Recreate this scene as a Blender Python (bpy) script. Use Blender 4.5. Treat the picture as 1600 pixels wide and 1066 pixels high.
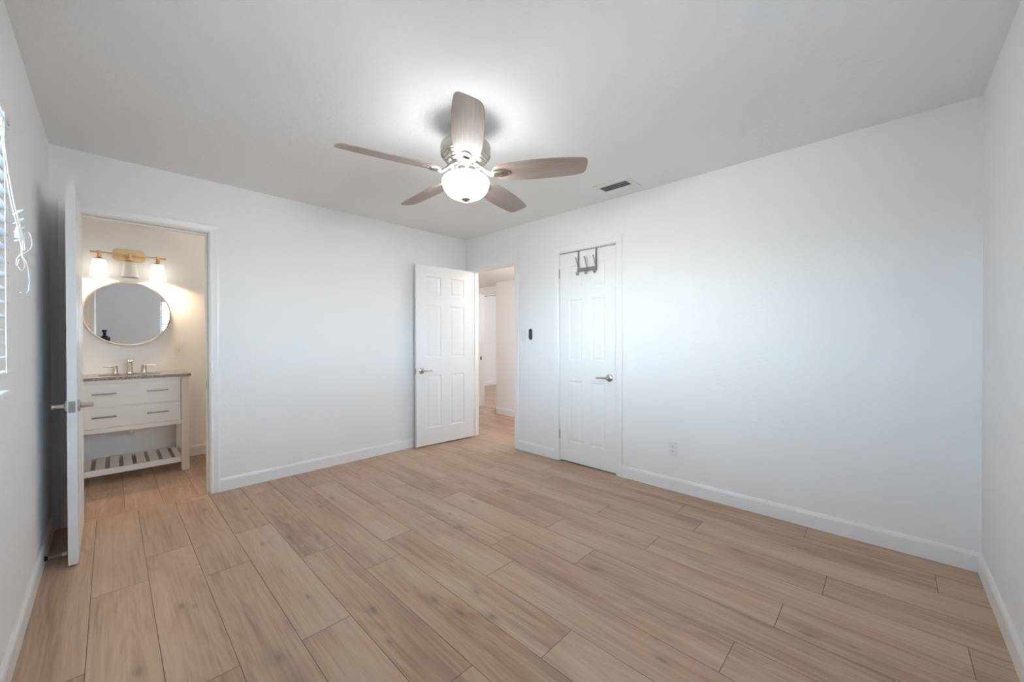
import bpy, bmesh, math, random
from mathutils import Vector, Matrix

for o in list(bpy.data.objects):
    bpy.data.objects.remove(o, do_unlink=True)
SC = bpy.context.scene
COL = SC.collection
R = math.radians
random.seed(7)

# ------------------------------------------------------------------ camera
ROOM_W, ROOM_L, ROOM_H = 3.359, 4.150, 2.44      # back corner at the origin, room at -x, -y
cam_d = bpy.data.cameras.new('camera'); cam = bpy.data.objects.new('camera', cam_d); COL.objects.link(cam)
cam_d.sensor_width = 36.0; cam_d.lens = 606.4 / 1600 * 36.0; cam_d.clip_start = 0.02
yaw, pitch, roll = 0.8026, -0.0052, -0.0023
fw = Vector((math.sin(yaw) * math.cos(pitch), math.cos(yaw) * math.cos(pitch), math.sin(pitch)))
rt = Vector((math.cos(yaw), -math.sin(yaw), 0)); up = rt.cross(fw)
r2 = math.cos(roll) * rt + math.sin(roll) * up
u2 = -math.sin(roll) * rt + math.cos(roll) * up
CAM = Vector((-3.0959, -3.7987, 1.2036))
cam.matrix_world = Matrix((( r2.x, u2.x, -fw.x, CAM.x), (r2.y, u2.y, -fw.y, CAM.y), (r2.z, u2.z, -fw.z, CAM.z), (0, 0, 0, 1)))
SC.camera = cam

# ------------------------------------------------------------------ world, daylight, exposure
SC.view_settings.view_transform = 'Standard'
SC.view_settings.look = 'None'
SC.view_settings.gamma = 1.0
SC.view_settings.use_curve_mapping = False
SC.view_settings.exposure = 0.0
SC.cycles.use_denoising = True
SC.cycles.max_bounces = 14
SC.cycles.diffuse_bounces = 8
SC.cycles.transparent_max_bounces = 16
SC.cycles.caustics_reflective = False
SC.cycles.caustics_refractive = False
SC.cycles.sample_clamp_indirect = 6.0
world = bpy.data.worlds.new('daylight'); SC.world = world; world.use_nodes = True
K = dict(sky=37.0, ground=7.0, left=440.0, front=295.0, far=38.0, hall=5.0, hallnear=19.0, fan=25.0, bulb=700.0, shade=2.4, bath=3.6)
# daylight: blue-white sky above the horizon, pale sunlit ground below it
wnt = world.node_tree; wb = wnt.nodes['Background']
wtc = wnt.nodes.new('ShaderNodeTexCoord'); wsp = wnt.nodes.new('ShaderNodeSeparateXYZ'); wmr = wnt.nodes.new('ShaderNodeMapRange'); wmx = wnt.nodes.new('ShaderNodeMix')
wmx.data_type = 'RGBA'; wmx.clamp_result = False; wmr.inputs[1].default_value = -0.04; wmr.inputs[2].default_value = 0.04
wmx.inputs[6].default_value = (*[c * K['ground'] for c in (1.0, 0.98, 0.94)], 1); wmx.inputs[7].default_value = (*[c * K['sky'] for c in (0.64, 0.81, 1.0)], 1)
wnt.links.new(wtc.outputs['Generated'], wsp.inputs[0]); wnt.links.new(wsp.outputs[2], wmr.inputs[0]); wnt.links.new(wmr.outputs[0], wmx.inputs[0])
wnt.links.new(wmx.outputs[2], wb.inputs[0]); wb.inputs[1].default_value = 1.0

def area_light(name, loc, target, sx, sy, power, color, spread=180):
    d = bpy.data.lights.new(name, 'AREA'); d.shape = 'RECTANGLE'; d.size = sx; d.size_y = sy
    d.energy = power; d.color = color; d.spread = R(spread)
    o = bpy.data.objects.new(name, d); COL.objects.link(o); o.location = loc
    o.rotation_euler = (Vector(target) - Vector(loc)).to_track_quat('-Z', 'Y').to_euler()
    return o
def point_light(name, loc, power, color, radius=0.03):
    d = bpy.data.lights.new(name, 'POINT'); d.energy = power; d.color = color; d.shadow_soft_size = radius
    o = bpy.data.objects.new(name, d); COL.objects.link(o); o.location = loc
    return o
# sunlit yard seen level through each bedroom window, plus unseen lights added in the hall and the room beyond
area_light('daylight_left_window', (-8.0, -2.55, 1.62), (-3.36, -2.45, 1.50), 1.4, 2.2, K['left'], (1.0, 0.985, 0.96))
area_light('daylight_front_window', (-1.76, -8.8, 1.62), (-1.77, -4.15, 1.50), 1.4, 2.2, K['front'], (1.0, 0.985, 0.96))
area_light('far_room_daylight', (3.2, 0.4, 1.75), (3.2, 3.6, 1.2), 1.4, 1.2, K['far'], (0.97, 0.98, 1.0))
point_light('hall_ceiling_bulb', (0.62, 1.75, 1.95), K['hall'], (1.0, 0.84, 0.68), 0.08)
point_light('hall_near_bulb', (0.62, -0.95, 1.95), K['hallnear'], (1.0, 0.90, 0.80), 0.08)

point_light('bathroom_fill_light', (-2.15, 0.72, 2.25), K['bath'], (1.0, 0.86, 0.70), 0.10)  # unseen fill added to lift the bathroom's ambient light

# ------------------------------------------------------------------ materials
def mat(name, color, rough=0.5, metal=0.0, bump=None, spec=0.5, emit=None, strength=0.0):
    m = bpy.data.materials.new(name); m.use_nodes = True
    nt = m.node_tree; b = nt.nodes['Principled BSDF']
    b.inputs['Base Color'].default_value = (*color, 1); b.inputs['Roughness'].default_value = rough
    b.inputs['Metallic'].default_value = metal; b.inputs['Specular IOR Level'].default_value = spec
    if emit:
        b.inputs['Emission Color'].default_value = (*emit, 1); b.inputs['Emission Strength'].default_value = strength
    if bump:
        scale, dist, detail = bump
        tc = nt.nodes.new('ShaderNodeTexCoord'); n = nt.nodes.new('ShaderNodeTexNoise'); bp = nt.nodes.new('ShaderNodeBump')
        n.inputs['Scale'].default_value = scale; n.inputs['Detail'].default_value = detail
        bp.inputs['Strength'].default_value = 1.0; bp.inputs['Distance'].default_value = dist
        nt.links.new(tc.outputs['Object'], n.inputs['Vector']); nt.links.new(n.outputs['Fac'], bp.inputs['Height'])
        nt.links.new(bp.outputs['Normal'], b.inputs['Normal'])
    return m
M = {}
M['wall'] = mat('wall_paint', (0.885, 0.892, 0.905), 0.6, bump=(55, 0.0011, 2.0), spec=0.35)
M['ceiling'] = mat('ceiling_texture', (0.87, 0.875, 0.88), 0.8, bump=(42, 0.0026, 3.0), spec=0.2)
M['trim'] = mat('trim_gloss_paint', (0.89, 0.897, 0.91), 0.32, bump=(30, 0.0002, 1.0))
M['door'] = mat('door_paint', (0.89, 0.897, 0.91), 0.35, bump=(60, 0.0002, 2.0))
M['vanity'] = mat('vanity_paint', (0.84, 0.835, 0.83), 0.35, bump=(40, 0.0001, 1.0))
M['plastic'] = mat('white_plastic', (0.84, 0.84, 0.84), 0.35, bump=(80, 0.00005, 1.0))
M['rubber'] = mat('white_rubber', (0.86, 0.85, 0.82), 0.6, bump=(80, 0.0001, 1.0))
M['nickel'] = mat('satin_nickel', (0.62, 0.59, 0.55), 0.27, 1.0, bump=(160, 0.00008, 1.0))
M['steel'] = mat('brushed_steel', (0.45, 0.46, 0.48), 0.35, 1.0, bump=(160, 0.00008, 1.0))
M['hook'] = mat('grey_hook_metal', (0.30, 0.31, 0.32), 0.42, 0.7, bump=(160, 0.00008, 1.0))
M['brass'] = mat('satin_brass', (0.72, 0.52, 0.30), 0.30, 1.0, bump=(160, 0.00008, 1.0))
M['frame_brass'] = mat('dark_gold_frame', (0.50, 0.37, 0.24), 0.38, 1.0, bump=(160, 0.00008, 1.0))
M['pull'] = mat('drawer_pull_metal', (0.33, 0.30, 0.29), 0.35, 0.9, bump=(160, 0.00008, 1.0))
M['black'] = mat('black_plastic', (0.012, 0.013, 0.015), 0.35, bump=(90, 0.00005, 1.0))
M['darkslot'] = mat('dark_slot', (0.05, 0.05, 0.055), 0.6, bump=(90, 0.00005, 1.0))
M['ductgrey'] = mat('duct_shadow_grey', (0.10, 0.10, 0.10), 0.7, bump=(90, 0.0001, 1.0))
M['ceramic'] = mat('sink_ceramic', (0.88, 0.87, 0.85), 0.15, bump=(20, 0.00003, 1.0))
M['cord'] = mat('white_cord', (0.85, 0.85, 0.86), 0.7, bump=(300, 0.0002, 1.0))
M['mirror'] = mat('mirror_silver', (0.965, 0.97, 0.97), 0.01, 1.0, bump=(2, 0.000001, 0.0))

def translucent(name, color, fac):
    m = bpy.data.materials.new(name); m.use_nodes = True; nt = m.node_tree; nt.nodes.clear()
    out = nt.nodes.new('ShaderNodeOutputMaterial'); mx = nt.nodes.new('ShaderNodeMixShader')
    d = nt.nodes.new('ShaderNodeBsdfDiffuse'); t = nt.nodes.new('ShaderNodeBsdfTranslucent')
    n = nt.nodes.new('ShaderNodeTexNoise'); cr = nt.nodes.new('ShaderNodeValToRGB'); n.inputs['Scale'].default_value = 60
    cr.color_ramp.elements[0].color = (*[c * 0.97 for c in color], 1); cr.color_ramp.elements[1].color = (*color, 1)
    nt.links.new(n.outputs['Fac'], cr.inputs['Fac'])
    nt.links.new(cr.outputs['Color'], d.inputs['Color']); nt.links.new(cr.outputs['Color'], t.inputs['Color'])
    mx.inputs['Fac'].default_value = fac
    nt.links.new(d.outputs[0], mx.inputs[1]); nt.links.new(t.outputs[0], mx.inputs[2]); nt.links.new(mx.outputs[0], out.inputs[0])
    return m
M['slat'] = translucent('blind_slat_vinyl', (0.86, 0.88, 0.90), 0.25)

def glass_pane():
    m = bpy.data.materials.new('window_glass'); m.use_nodes = True; nt = m.node_tree; nt.nodes.clear()
    out = nt.nodes.new('ShaderNodeOutputMaterial'); mx = nt.nodes.new('ShaderNodeMixShader')
    t = nt.nodes.new('ShaderNodeBsdfTransparent'); g = nt.nodes.new('ShaderNodeBsdfGlossy'); fr = nt.nodes.new('ShaderNodeFresnel')
    t.inputs['Color'].default_value = (0.94, 0.97, 0.96, 1); g.inputs['Roughness'].default_value = 0.02; fr.inputs['IOR'].default_value = 1.45
    nt.links.new(fr.outputs[0], mx.inputs[0]); nt.links.new(t.outputs[0], mx.inputs[1]); nt.links.new(g.outputs[0], mx.inputs[2])
    nt.links.new(mx.outputs[0], out.inputs[0]); return m
M['glass'] = glass_pane()

def glow(name, color, strength, base=(0.9, 0.9, 0.9)):
    m = mat(name, base, 0.35, emit=color, strength=strength, bump=(12, 0.0002, 1.0)); return m
M['fan_glass'] = glow('lit_frosted_bowl_glass', (0.97, 0.985, 1.0), K['fan'])
M['shade_lit'] = glow('lit_frosted_shade_glass', (1.0, 0.90, 0.77), K['shade'])
M['shade_off'] = mat('unlit_frosted_shade_glass', (0.80, 0.78, 0.75), 0.35, bump=(12, 0.0002, 1.0))
M['bulb'] = glow('lit_bulb', (1.0, 0.74, 0.46), K['bulb'])

def granite():
    m = bpy.data.materials.new('speckled_granite'); m.use_nodes = True; nt = m.node_tree; b = nt.nodes['Principled BSDF']
    tc = nt.nodes.new('ShaderNodeTexCoord'); v = nt.nodes.new('ShaderNodeTexVoronoi'); n = nt.nodes.new('ShaderNodeTexNoise')
    v.inputs['Scale'].default_value = 260; n.inputs['Scale'].default_value = 90; n.inputs['Detail'].default_value = 4
    cr = nt.nodes.new('ShaderNodeValToRGB'); e = cr.color_ramp.elements
    e[0].position = 0.30; e[0].color = (0.05, 0.035, 0.028, 1); e[1].position = 0.72; e[1].color = (0.50, 0.40, 0.32, 1)
    x = e.new(0.5); x.color = (0.20, 0.14, 0.105, 1)
    mx = nt.nodes.new('ShaderNodeMix'); mx.data_type = 'RGBA'; mx.inputs[0].default_value = 0.22
    nt.links.new(tc.outputs['Object'], v.inputs['Vector']); nt.links.new(tc.outputs['Object'], n.inputs['Vector'])
    nt.links.new(n.outputs['Fac'], cr.inputs['Fac'])
    nt.links.new(cr.outputs['Color'], mx.inputs[6]); nt.links.new(v.outputs['Color'], mx.inputs[7])
    hs = nt.nodes.new('ShaderNodeHueSaturation'); hs.inputs['Saturation'].default_value = 0.35
    nt.links.new(mx.outputs[2], hs.inputs['Color']); nt.links.new(hs.outputs['Color'], b.inputs['Base Color'])
    b.inputs['Roughness'].default_value = 0.12
    return m
M['granite'] = granite()

# knots in the boards: where they lie on the floor
KNOTS = [(-2.428, -0.523), (-2.298, -0.995), (-2.349, -1.185), (-2.049, -0.863), (-1.937, -0.78), (-2.481, -1.158), (-2.657, -2.148), (-2.46, -1.853), (-2.288, -2.155), (-1.039, -0.622), (-1.056, -1.25), (-1.259, -1.171), (-1.241, -1.594), (-1.478, -1.632), (-1.552, -1.838), (-0.441, -1.3), (-1.952, -2.57), (-1.894, -2.399), (-2.036, -2.451), (-2.331, -2.373), (-2.062, -2.298), (-0.934, -2.633), (-0.627, -3.187), (-0.16, -2.04), (-1.337, -2.698), (-1.666, -3.194), (-1.137, -3.566), (-1.088, -3.706), (-2.879, -1.51), (-2.638, -0.328), (-3.032, -1.849)]
def wood(name, dark, mid, light, plank_attr, rough, grain=1.0, axis='UV', bumpd=0.0004):
    """oak-look laminate: u runs across a board, v along it, 'tone' is a per-board random colour (r tone, g and b offsets)"""
    m = bpy.data.materials.new(name); m.use_nodes = True; nt = m.node_tree; L = nt.links.new; N = nt.nodes.new
    b = nt.nodes['Principled BSDF']
    tc = N('ShaderNodeTexCoord'); sep = N('ShaderNodeSeparateXYZ'); L(tc.outputs['UV'], sep.inputs[0])
    if plank_attr:
        at = N('ShaderNodeAttribute'); at.attribute_name = 'tone'; sa = N('ShaderNodeSeparateColor'); L(at.outputs['Color'], sa.inputs[0])
        ox, oy, tone = sa.outputs[1], sa.outputs[2], sa.outputs[0]
    def math_(op, a, b_=None, c=None):
        n = N('ShaderNodeMath'); n.operation = op
        for i, q in enumerate((a, b_, c)):
            if q is None: continue
            if isinstance(q, (int, float)): n.inputs[i].default_value = q
            else: L(q, n.inputs[i])
        return n.outputs[0]
    if plank_attr:
        u = math_('MULTIPLY_ADD', ox, 37.0, sep.outputs[0]); v = math_('MULTIPLY_ADD', oy, 53.0, sep.outputs[1])
    else:
        u, v = sep.outputs[0], sep.outputs[1]
    def vec(su, sv, w=0.0):
        cv = N('ShaderNodeCombineXYZ'); L(math_('MULTIPLY', u, su), cv.inputs[0]); L(math_('MULTIPLY', v, sv), cv.inputs[1]); cv.inputs[2].default_value = w
        return cv.outputs[0]
    def noise(vv, scale, detail=3.0, rgh=0.55, dist=0.0):
        n = N('ShaderNodeTexNoise'); n.inputs['Scale'].default_value = scale; n.inputs['Detail'].default_value = detail
        n.inputs['Roughness'].default_value = rgh; n.inputs['Distortion'].default_value = dist; L(vv, n.inputs['Vector']); return n.outputs['Fac']
    broad = noise(vec(5.5 * grain, 0.8 * grain), 1.0, 3.0, 0.5)               # wide patches
    streak = noise(vec(34.0 * grain, 0.9 * grain, 3.0), 1.0, 4.0, 0.6)        # long streaks
    fine = noise(vec(260.0 * grain, 6.0 * grain, 7.0), 1.0, 2.0, 0.6)         # pores
    # cathedral figure: contour lines of a slow field stretched along the board
    slow = noise(vec(6.5 * grain, 0.75 * grain, 11.0), 1.0, 1.0, 0.4)
    rings = math_('MULTIPLY_ADD', math_('SINE', math_('MULTIPLY', slow, 95.0)), 0.5, 0.5)
    mids = noise(vec(95.0 * grain, 2.2 * grain, 5.0), 1.0, 3.0, 0.65)
    s = math_('MULTIPLY', broad, 0.38); s = math_('MULTIPLY_ADD', streak, 0.26, s); s = math_('MULTIPLY_ADD', mids, 0.21, s); s = math_('MULTIPLY_ADD', fine, 0.14, s)
    s = math_('MULTIPLY_ADD', rings, 0.035, s)
    if plank_attr:
        s = math_('MULTIPLY_ADD', math_('SUBTRACT', tone, 0.5), 0.075, s)
    cr = N('ShaderNodeValToRGB'); e = cr.color_ramp.elements
    e[0].position = 0.375; e[0].color = (*dark, 1); e[1].position = 0.655; e[1].color = (*light, 1)
    x = e.new(0.50); x.color = (*mid, 1)
    L(s, cr.inputs['Fac'])
    # knots: sparse stretched spots
    vo = N('ShaderNodeTexVoronoi'); vo.inputs['Scale'].default_value = 1.0; vo.inputs['Randomness'].default_value = 1.0
    L(vec(6.0 * grain, 2.6 * grain, 0.4), vo.inputs['Vector'])
    kn = N('ShaderNodeMapRange'); kn.inputs[1].default_value = 0.02; kn.inputs[2].default_value = 0.10; kn.inputs[3].default_value = 0.60; kn.inputs[4].default_value = 0.0
    L(vo.outputs['Distance'], kn.inputs[0])
    sc = N('ShaderNodeSeparateColor'); L(vo.outputs['Color'], sc.inputs[0])
    pick = math_('GREATER_THAN', sc.outputs[0], 0.93)
    mix = N('ShaderNodeMix'); mix.data_type = 'RGBA'; mix.inputs[7].default_value = (*[c * 0.42 for c in dark], 1)
    L(math_('MULTIPLY', kn.outputs[0], pick), mix.inputs[0]); L(cr.outputs['Color'], mix.inputs[6])
    col = mix.outputs[2]
    blush = noise(vec(3.2 * grain, 1.4 * grain, 21.0), 1.0, 2.0, 0.5)         # pinkish patches
    bm_ = N('ShaderNodeMapRange'); bm_.inputs[1].default_value = 0.46; bm_.inputs[2].default_value = 0.68; bm_.inputs[3].default_value = 0.0; bm_.inputs[4].default_value = 0.75; L(blush, bm_.inputs[0])
    m3 = N('ShaderNodeMix'); m3.data_type = 'RGBA'; m3.blend_type = 'MULTIPLY'; m3.inputs[7].default_value = (0.97, 0.885, 0.84, 1)
    L(bm_.outputs[0], m3.inputs[0]); L(col, m3.inputs[6]); col = m3.outputs[2]
    if plank_attr:
        sv = N('ShaderNodeVectorMath'); sv.operation = 'MULTIPLY'; sv.inputs[1].default_value = (62, 27, 0); L(tc.outputs['Object'], sv.inputs[0])
        near = None
        for i, (kx, ky) in enumerate(KNOTS):
            dn = N('ShaderNodeVectorMath'); dn.operation = 'DISTANCE'; dn.inputs[1].default_value = (kx * 62, ky * 27, 0); L(sv.outputs[0], dn.inputs[0])
            dd = math_('MULTIPLY', dn.outputs['Value'], (1.0, 1.5, 0.8, 1.9)[i % 4])
            near = dd if near is None else math_('MINIMUM', near, dd)
        near = math_('ADD', near, math_('MULTIPLY', math_('SUBTRACT', mids, 0.5), 0.9))
        kr = N('ShaderNodeValToRGB'); ke = kr.color_ramp.elements
        ke[0].position = 0.05; ke[0].color = (0.6, 0.6, 0.6, 1); ke[1].position = 1.0; ke[1].color = (0, 0, 0, 1)
        km = ke.new(0.42); km.color = (0.16, 0.16, 0.16, 1)
        L(math_('MULTIPLY', near, 0.45), kr.inputs['Fac'])
        m2 = N('ShaderNodeMix'); m2.data_type = 'RGBA'; m2.inputs[7].default_value = (*[c * 0.38 for c in dark], 1)
        L(kr.outputs['Color'], m2.inputs[0]); L(col, m2.inputs[6]); col = m2.outputs[2]
    L(col, b.inputs['Base Color'])
    rr = N('ShaderNodeMapRange'); rr.inputs[3].default_value = rough - 0.05; rr.inputs[4].default_value = rough + 0.08; L(streak, rr.inputs[0]); L(rr.outputs[0], b.inputs['Roughness'])
    b.inputs['Specular IOR Level'].default_value = 0.5
    bp = N('ShaderNodeBump'); bp.inputs['Strength'].default_value = 0.5; bp.inputs['Distance'].default_value = bumpd
    L(math_('MULTIPLY_ADD', fine, 0.6, streak), bp.inputs['Height']); L(bp.outputs['Normal'], b.inputs['Normal'])
    return m
M['floor'] = wood('oak_laminate', (0.320, 0.205, 0.140), (0.478, 0.333, 0.235), (0.600, 0.460, 0.350), True, 0.34)
M['groove'] = mat('plank_groove', (0.10, 0.065, 0.045), 0.8, bump=(50, 0.0002, 1.0))
M['threshold'] = wood('oak_threshold', (0.34, 0.22, 0.14), (0.46, 0.31, 0.20), (0.56, 0.40, 0.28), False, 0.4)
M['blade'] = wood('greywashed_blade_wood', (0.215, 0.168, 0.150), (0.30, 0.245, 0.222), (0.38, 0.32, 0.295), False, 0.42, grain=1.6, bumpd=0.0001)

# ------------------------------------------------------------------ mesh helpers
def new_bm(): return bmesh.new()
def finish(name, bm, m, parent=None, smooth=False, bevel=0.0, segs=2, loc=None, rot=None):
    me = bpy.data.meshes.new(name)
    bmesh.ops.recalc_face_normals(bm, faces=bm.faces[:])
    bm.to_mesh(me); bm.free()
    me.materials.append(m if not isinstance(m, str) else M[m])
    o = bpy.data.objects.new(name, me); COL.objects.link(o)
    if parent: o.parent = parent
    if loc is not None: o.location = loc
    if rot is not None: o.rotation_euler = rot
    if smooth:
        me.polygons.foreach_set('use_smooth', [True] * len(me.polygons))
        me.set_sharp_from_angle(angle=R(38))
    if bevel > 0:
        bv = o.modifiers.new('edge', 'BEVEL'); bv.width = bevel; bv.segments = segs; bv.limit_method = 'ANGLE'; bv.angle_limit = R(40)
        me.polygons.foreach_set('use_smooth', [True] * len(me.polygons)); me.set_sharp_from_angle(angle=R(38))
    return o
def add_box(bm, x0, x1, y0, y1, z0, z1, mtx=None):
    vs = [bm.verts.new((x, y, z)) for x in (x0, x1) for y in (y0, y1) for z in (z0, z1)]
    for f in ((0, 1, 3, 2), (4, 6, 7, 5), (0, 4, 5, 1), (2, 3, 7, 6), (0, 2, 6, 4), (1, 5, 7, 3)):
        bm.faces.new([vs[i] for i in f])
    if mtx is not None: bmesh.ops.transform(bm, matrix=mtx, verts=vs)
    return vs
def add_lathe(bm, prof, n=40, mtx=None, cap=True):
    """prof: list of (radius, z)"""
    rings = []; vs = []
    for r, z in prof:
        if r < 1e-6: ring = [bm.verts.new((0, 0, z))]
        else: ring = [bm.verts.new((r * math.cos(2 * math.pi * k / n), r * math.sin(2 * math.pi * k / n), z)) for k in range(n)]
        rings.append(ring); vs += ring
    for a, b in zip(rings, rings[1:]):
        for k in range(n):
            k2 = (k + 1) % n
            if len(a) == 1 and len(b) == 1: continue
            if len(a) == 1: bm.faces.new((a[0], b[k], b[k2]))
            elif len(b) == 1: bm.faces.new((a[k], a[k2], b[0]))
            else: bm.faces.new((a[k], a[k2], b[k2], b[k]))
    if cap:
        for ring in (rings[0], rings[-1]):
            if len(ring) > 2: bm.faces.new(ring)
    if mtx is not None: bmesh.ops.transform(bm, matrix=mtx, verts=vs)
    return vs
def add_tube(bm, pts, rad, n=10, squash=1.0, closed=False):
    """a round tube along pts; rad a number or one per point"""
    pts = [Vector(p) for p in pts]; N = len(pts); rads = rad if isinstance(rad, (list, tuple)) else [rad] * N
    rings = []; prev = None
    for i, p in enumerate(pts):
        if closed: t = (pts[(i + 1) % N] - pts[i - 1]).normalized()
        else: t = (pts[min(i + 1, N - 1)] - pts[max(i - 1, 0)]).normalized()
        if prev is None:
            a = Vector((0, 0, 1)) if abs(t.z) < 0.9 else Vector((1, 0, 0)); s = t.cross(a).normalized()
        else:
            s = (prev - t * prev.dot(t)).normalized()
        prev = s; w = t.cross(s)
        rings.append([bm.verts.new(p + rads[i] * (math.cos(2 * math.pi * k / n) * s + squash * math.sin(2 * math.pi * k / n) * w)) for k in range(n)])
    m = N if closed else N - 1
    for i in range(m):
        a, b = rings[i], rings[(i + 1) % N]
        for k in range(n): bm.faces.new((a[k], a[(k + 1) % n], b[(k + 1) % n], b[k]))
    if not closed: bm.faces.new(rings[0]); bm.faces.new(rings[-1])
def add_prism(bm, poly, z0, z1, mtx=None):
    a = [bm.verts.new((x, y, z0)) for x, y in poly]; b = [bm.verts.new((x, y, z1)) for x, y in poly]; n = len(poly)
    bm.faces.new(a); bm.faces.new(b)
    for k in range(n): bm.faces.new((a[k], a[(k + 1) % n], b[(k + 1) % n], b[k]))
    if mtx is not None: bmesh.ops.transform(bm, matrix=mtx, verts=a + b)
    return a + b
def rounded_rect(w, h, r, n=6):
    pts = []
    for cx, cy, a0 in ((w / 2 - r, h / 2 - r, 0), (-w / 2 + r, h / 2 - r, 90), (-w / 2 + r, -h / 2 + r, 180), (w / 2 - r, -h / 2 + r, 270)):
        for k in range(n + 1):
            a = R(a0 + 90 * k / n); pts.append((cx + r * math.cos(a), cy + r * math.sin(a)))
    return pts
def box_obj(name, x0, x1, y0, y1, z0, z1, m, parent=None, bevel=0.0, segs=2):
    bm = new_bm(); add_box(bm, x0, x1, y0, y1, z0, z1); return finish(name, bm, m, parent, bevel=bevel, segs=segs)
def tag(o, label=None, cat=None, group=None, kind=None):
    if label: o['label'] = label
    if cat: o['category'] = cat
    if group: o['group'] = group
    if kind: o['kind'] = kind
    return o
def thing(name, label, cat, loc=(0, 0, 0), rotz=0.0, group=None, kind=None):
    o = bpy.data.objects.new(name, None); COL.objects.link(o); o.empty_display_size = 0.05
    o.location = loc; o.rotation_euler = (0, 0, rotz)
    return tag(o, label, cat, group, kind)
def struct(name, bm, m, label, cat, **k):
    return tag(finish(name, bm, m, **k), label, cat, kind='structure')
def copy_tree(o, parent=None):
    c = o.copy(); COL.objects.link(c)
    if parent: c.parent = parent
    for ch in list(o.children): copy_tree(ch, c)
    return c
RX90 = Matrix.Rotation(R(90), 4, 'X')          # local z -> -y : a lathe or prism that faces the room from a wall along x
RYM90 = Matrix.Rotation(R(-90), 4, 'Y')        # local z -> -x
def T(x, y, z): return Matrix.Translation((x, y, z))

W, L_, H = ROOM_W, ROOM_L, ROOM_H
TH = 0.115
BATH_L, BATH_R, BATH_T = -3.262, -2.562, 2.035   # bathroom door opening
HALL_A, HALL_B, HALL_T = -0.105, -0.850, 2.030   # hall opening, y range
CL_A, CL_B, CL_T = -1.463, -2.082, 2.045         # closet opening, y range
BATH_Y = 1.39                                    # bathroom far wall
LW = (-3.10, -1.785, 1.045, 1.96)                # left window: y0, y1, z0, z1
FW = (-2.385, -1.16, 1.045, 2.02)                # front window: x0, x1, z0, z1
OP = 0.022                                       # jamb board thickness

# ------------------------------------------------------------------ room shell
bm = new_bm()   # back wall, with the bathroom doorway
add_box(bm, -W - TH, BATH_L - OP, 0, TH, -0.05, H)
add_box(bm, BATH_L - OP, BATH_R + OP, 0, TH, BATH_T + OP, H)
add_box(bm, BATH_R + OP, 0, 0, TH, -0.05, H)
struct('wall_back', bm, 'wall', 'white wall with the open bathroom doorway and the open hall door beside it', 'wall')
bm = new_bm()   # right wall, with hall doorway and closet doorway
add_box(bm, 0, TH, HALL_A + OP, TH, -0.05, H)
add_box(bm, 0, TH, HALL_B - OP, HALL_A + OP, HALL_T + OP, H)
add_box(bm, 0, TH, CL_A + OP, HALL_B - OP, -0.05, H)
add_box(bm, 0, TH, CL_B - OP, CL_A + OP, CL_T + OP, H)
add_box(bm, 0, TH, -L_ - TH, CL_B - OP, -0.05, H)
struct('wall_right', bm, 'wall', 'long white wall holding the closet door, hall doorway and outlet', 'wall')
bm = new_bm()   # left wall with window
y0, y1, z0, z1 = LW
add_box(bm, -W - TH, -W, -L_ - TH, y0, -0.05, H); add_box(bm, -W - TH, -W, y1, 0, -0.05, H)
add_box(bm, -W - TH, -W, y0, y1, -0.05, z0); add_box(bm, -W - TH, -W, y0, y1, z1, H)
struct('wall_left', bm, 'wall', 'narrow shaded white wall with the blind-covered window, behind the open bathroom door', 'wall')
bm = new_bm()   # front wall with window
x0, x1, z0, z1 = FW
add_box(bm, -W, x0, -L_ - TH, -L_, -0.05, H); add_box(bm, x1, 0, -L_ - TH, -L_, -0.05, H)
add_box(bm, x0, x1, -L_ - TH, -L_, -0.05, z0); add_box(bm, x0, x1, -L_ - TH, -L_, z1, H)
struct('wall_front', bm, 'wall', 'narrow shaded white wall meeting the long wall in the near corner', 'wall')
bm = new_bm(); add_box(bm, -3.7, 5.2, -L_ - TH, 4.0, H, H + 0.1)
struct('ceiling', bm, 'ceiling', 'white textured ceiling around the fan', 'ceiling')

# bathroom shell
bm = new_bm(); add_box(bm, -3.60, -1.55, BATH_Y, BATH_Y + TH, -0.05, H)
struct('wall_bathroom_back', bm, 'wall', 'warm lit bathroom wall behind the mirror and vanity', 'wall')
bm = new_bm(); add_box(bm, -3.60, -3.475, TH, BATH_Y, -0.05, H)
struct('wall_bathroom_left', bm, 'wall', 'bathroom side wall hidden behind the open door', 'wall')
bm = new_bm(); add_box(bm, -1.65, -1.55, TH, BATH_Y, -0.05, H)
struct('wall_bathroom_right', bm, 'wall', 'bathroom side wall beyond the doorway edge', 'wall')
# hall shell
HX = 1.225; DX = 1.47; DY0, DY1, DT = 0.62, 1.45, 2.005
bm = new_bm()
add_box(bm, HX, DX, -1.6, 0.73, -0.05, 2.11)
struct('wall_hall_right', bm, 'wall', 'warm white hall wall ending in a corner, seen through the hall doorway', 'wall')
bm = new_bm()
add_box(bm, DX, DX + 0.12, DY1, 2.4, -0.05, 2.11); add_box(bm, DX, DX + 0.12, 0.73, DY1, DT, 2.11)
add_box(bm, DX, DX + 0.12, -1.6, 0.73, -0.05, 2.44); add_box(bm, DX, DX + 0.12, 0.73, 2.4, 2.11, 2.44)
struct('wall_hall_end', bm, 'wall', 'header wall over the second doorway beyond the hall', 'wall')
bm = new_bm(); add_box(bm, TH, DX, 2.3, 2.4, -0.05, 2.11); add_box(bm, 0.0, TH, TH, 2.4, -0.05, 2.44)
struct('wall_hall_left', bm, 'wall', 'hall wall out of sight behind the open hall door', 'wall')
bm = new_bm(); add_box(bm, TH, HX, -1.6, -1.5, -0.05, 2.11)
struct('wall_hall_near', bm, 'wall', 'hall end wall out of sight behind the closet', 'wall')
bm = new_bm(); add_box(bm, TH, DX, -1.6, 2.4, 2.11, 2.16)
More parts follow.
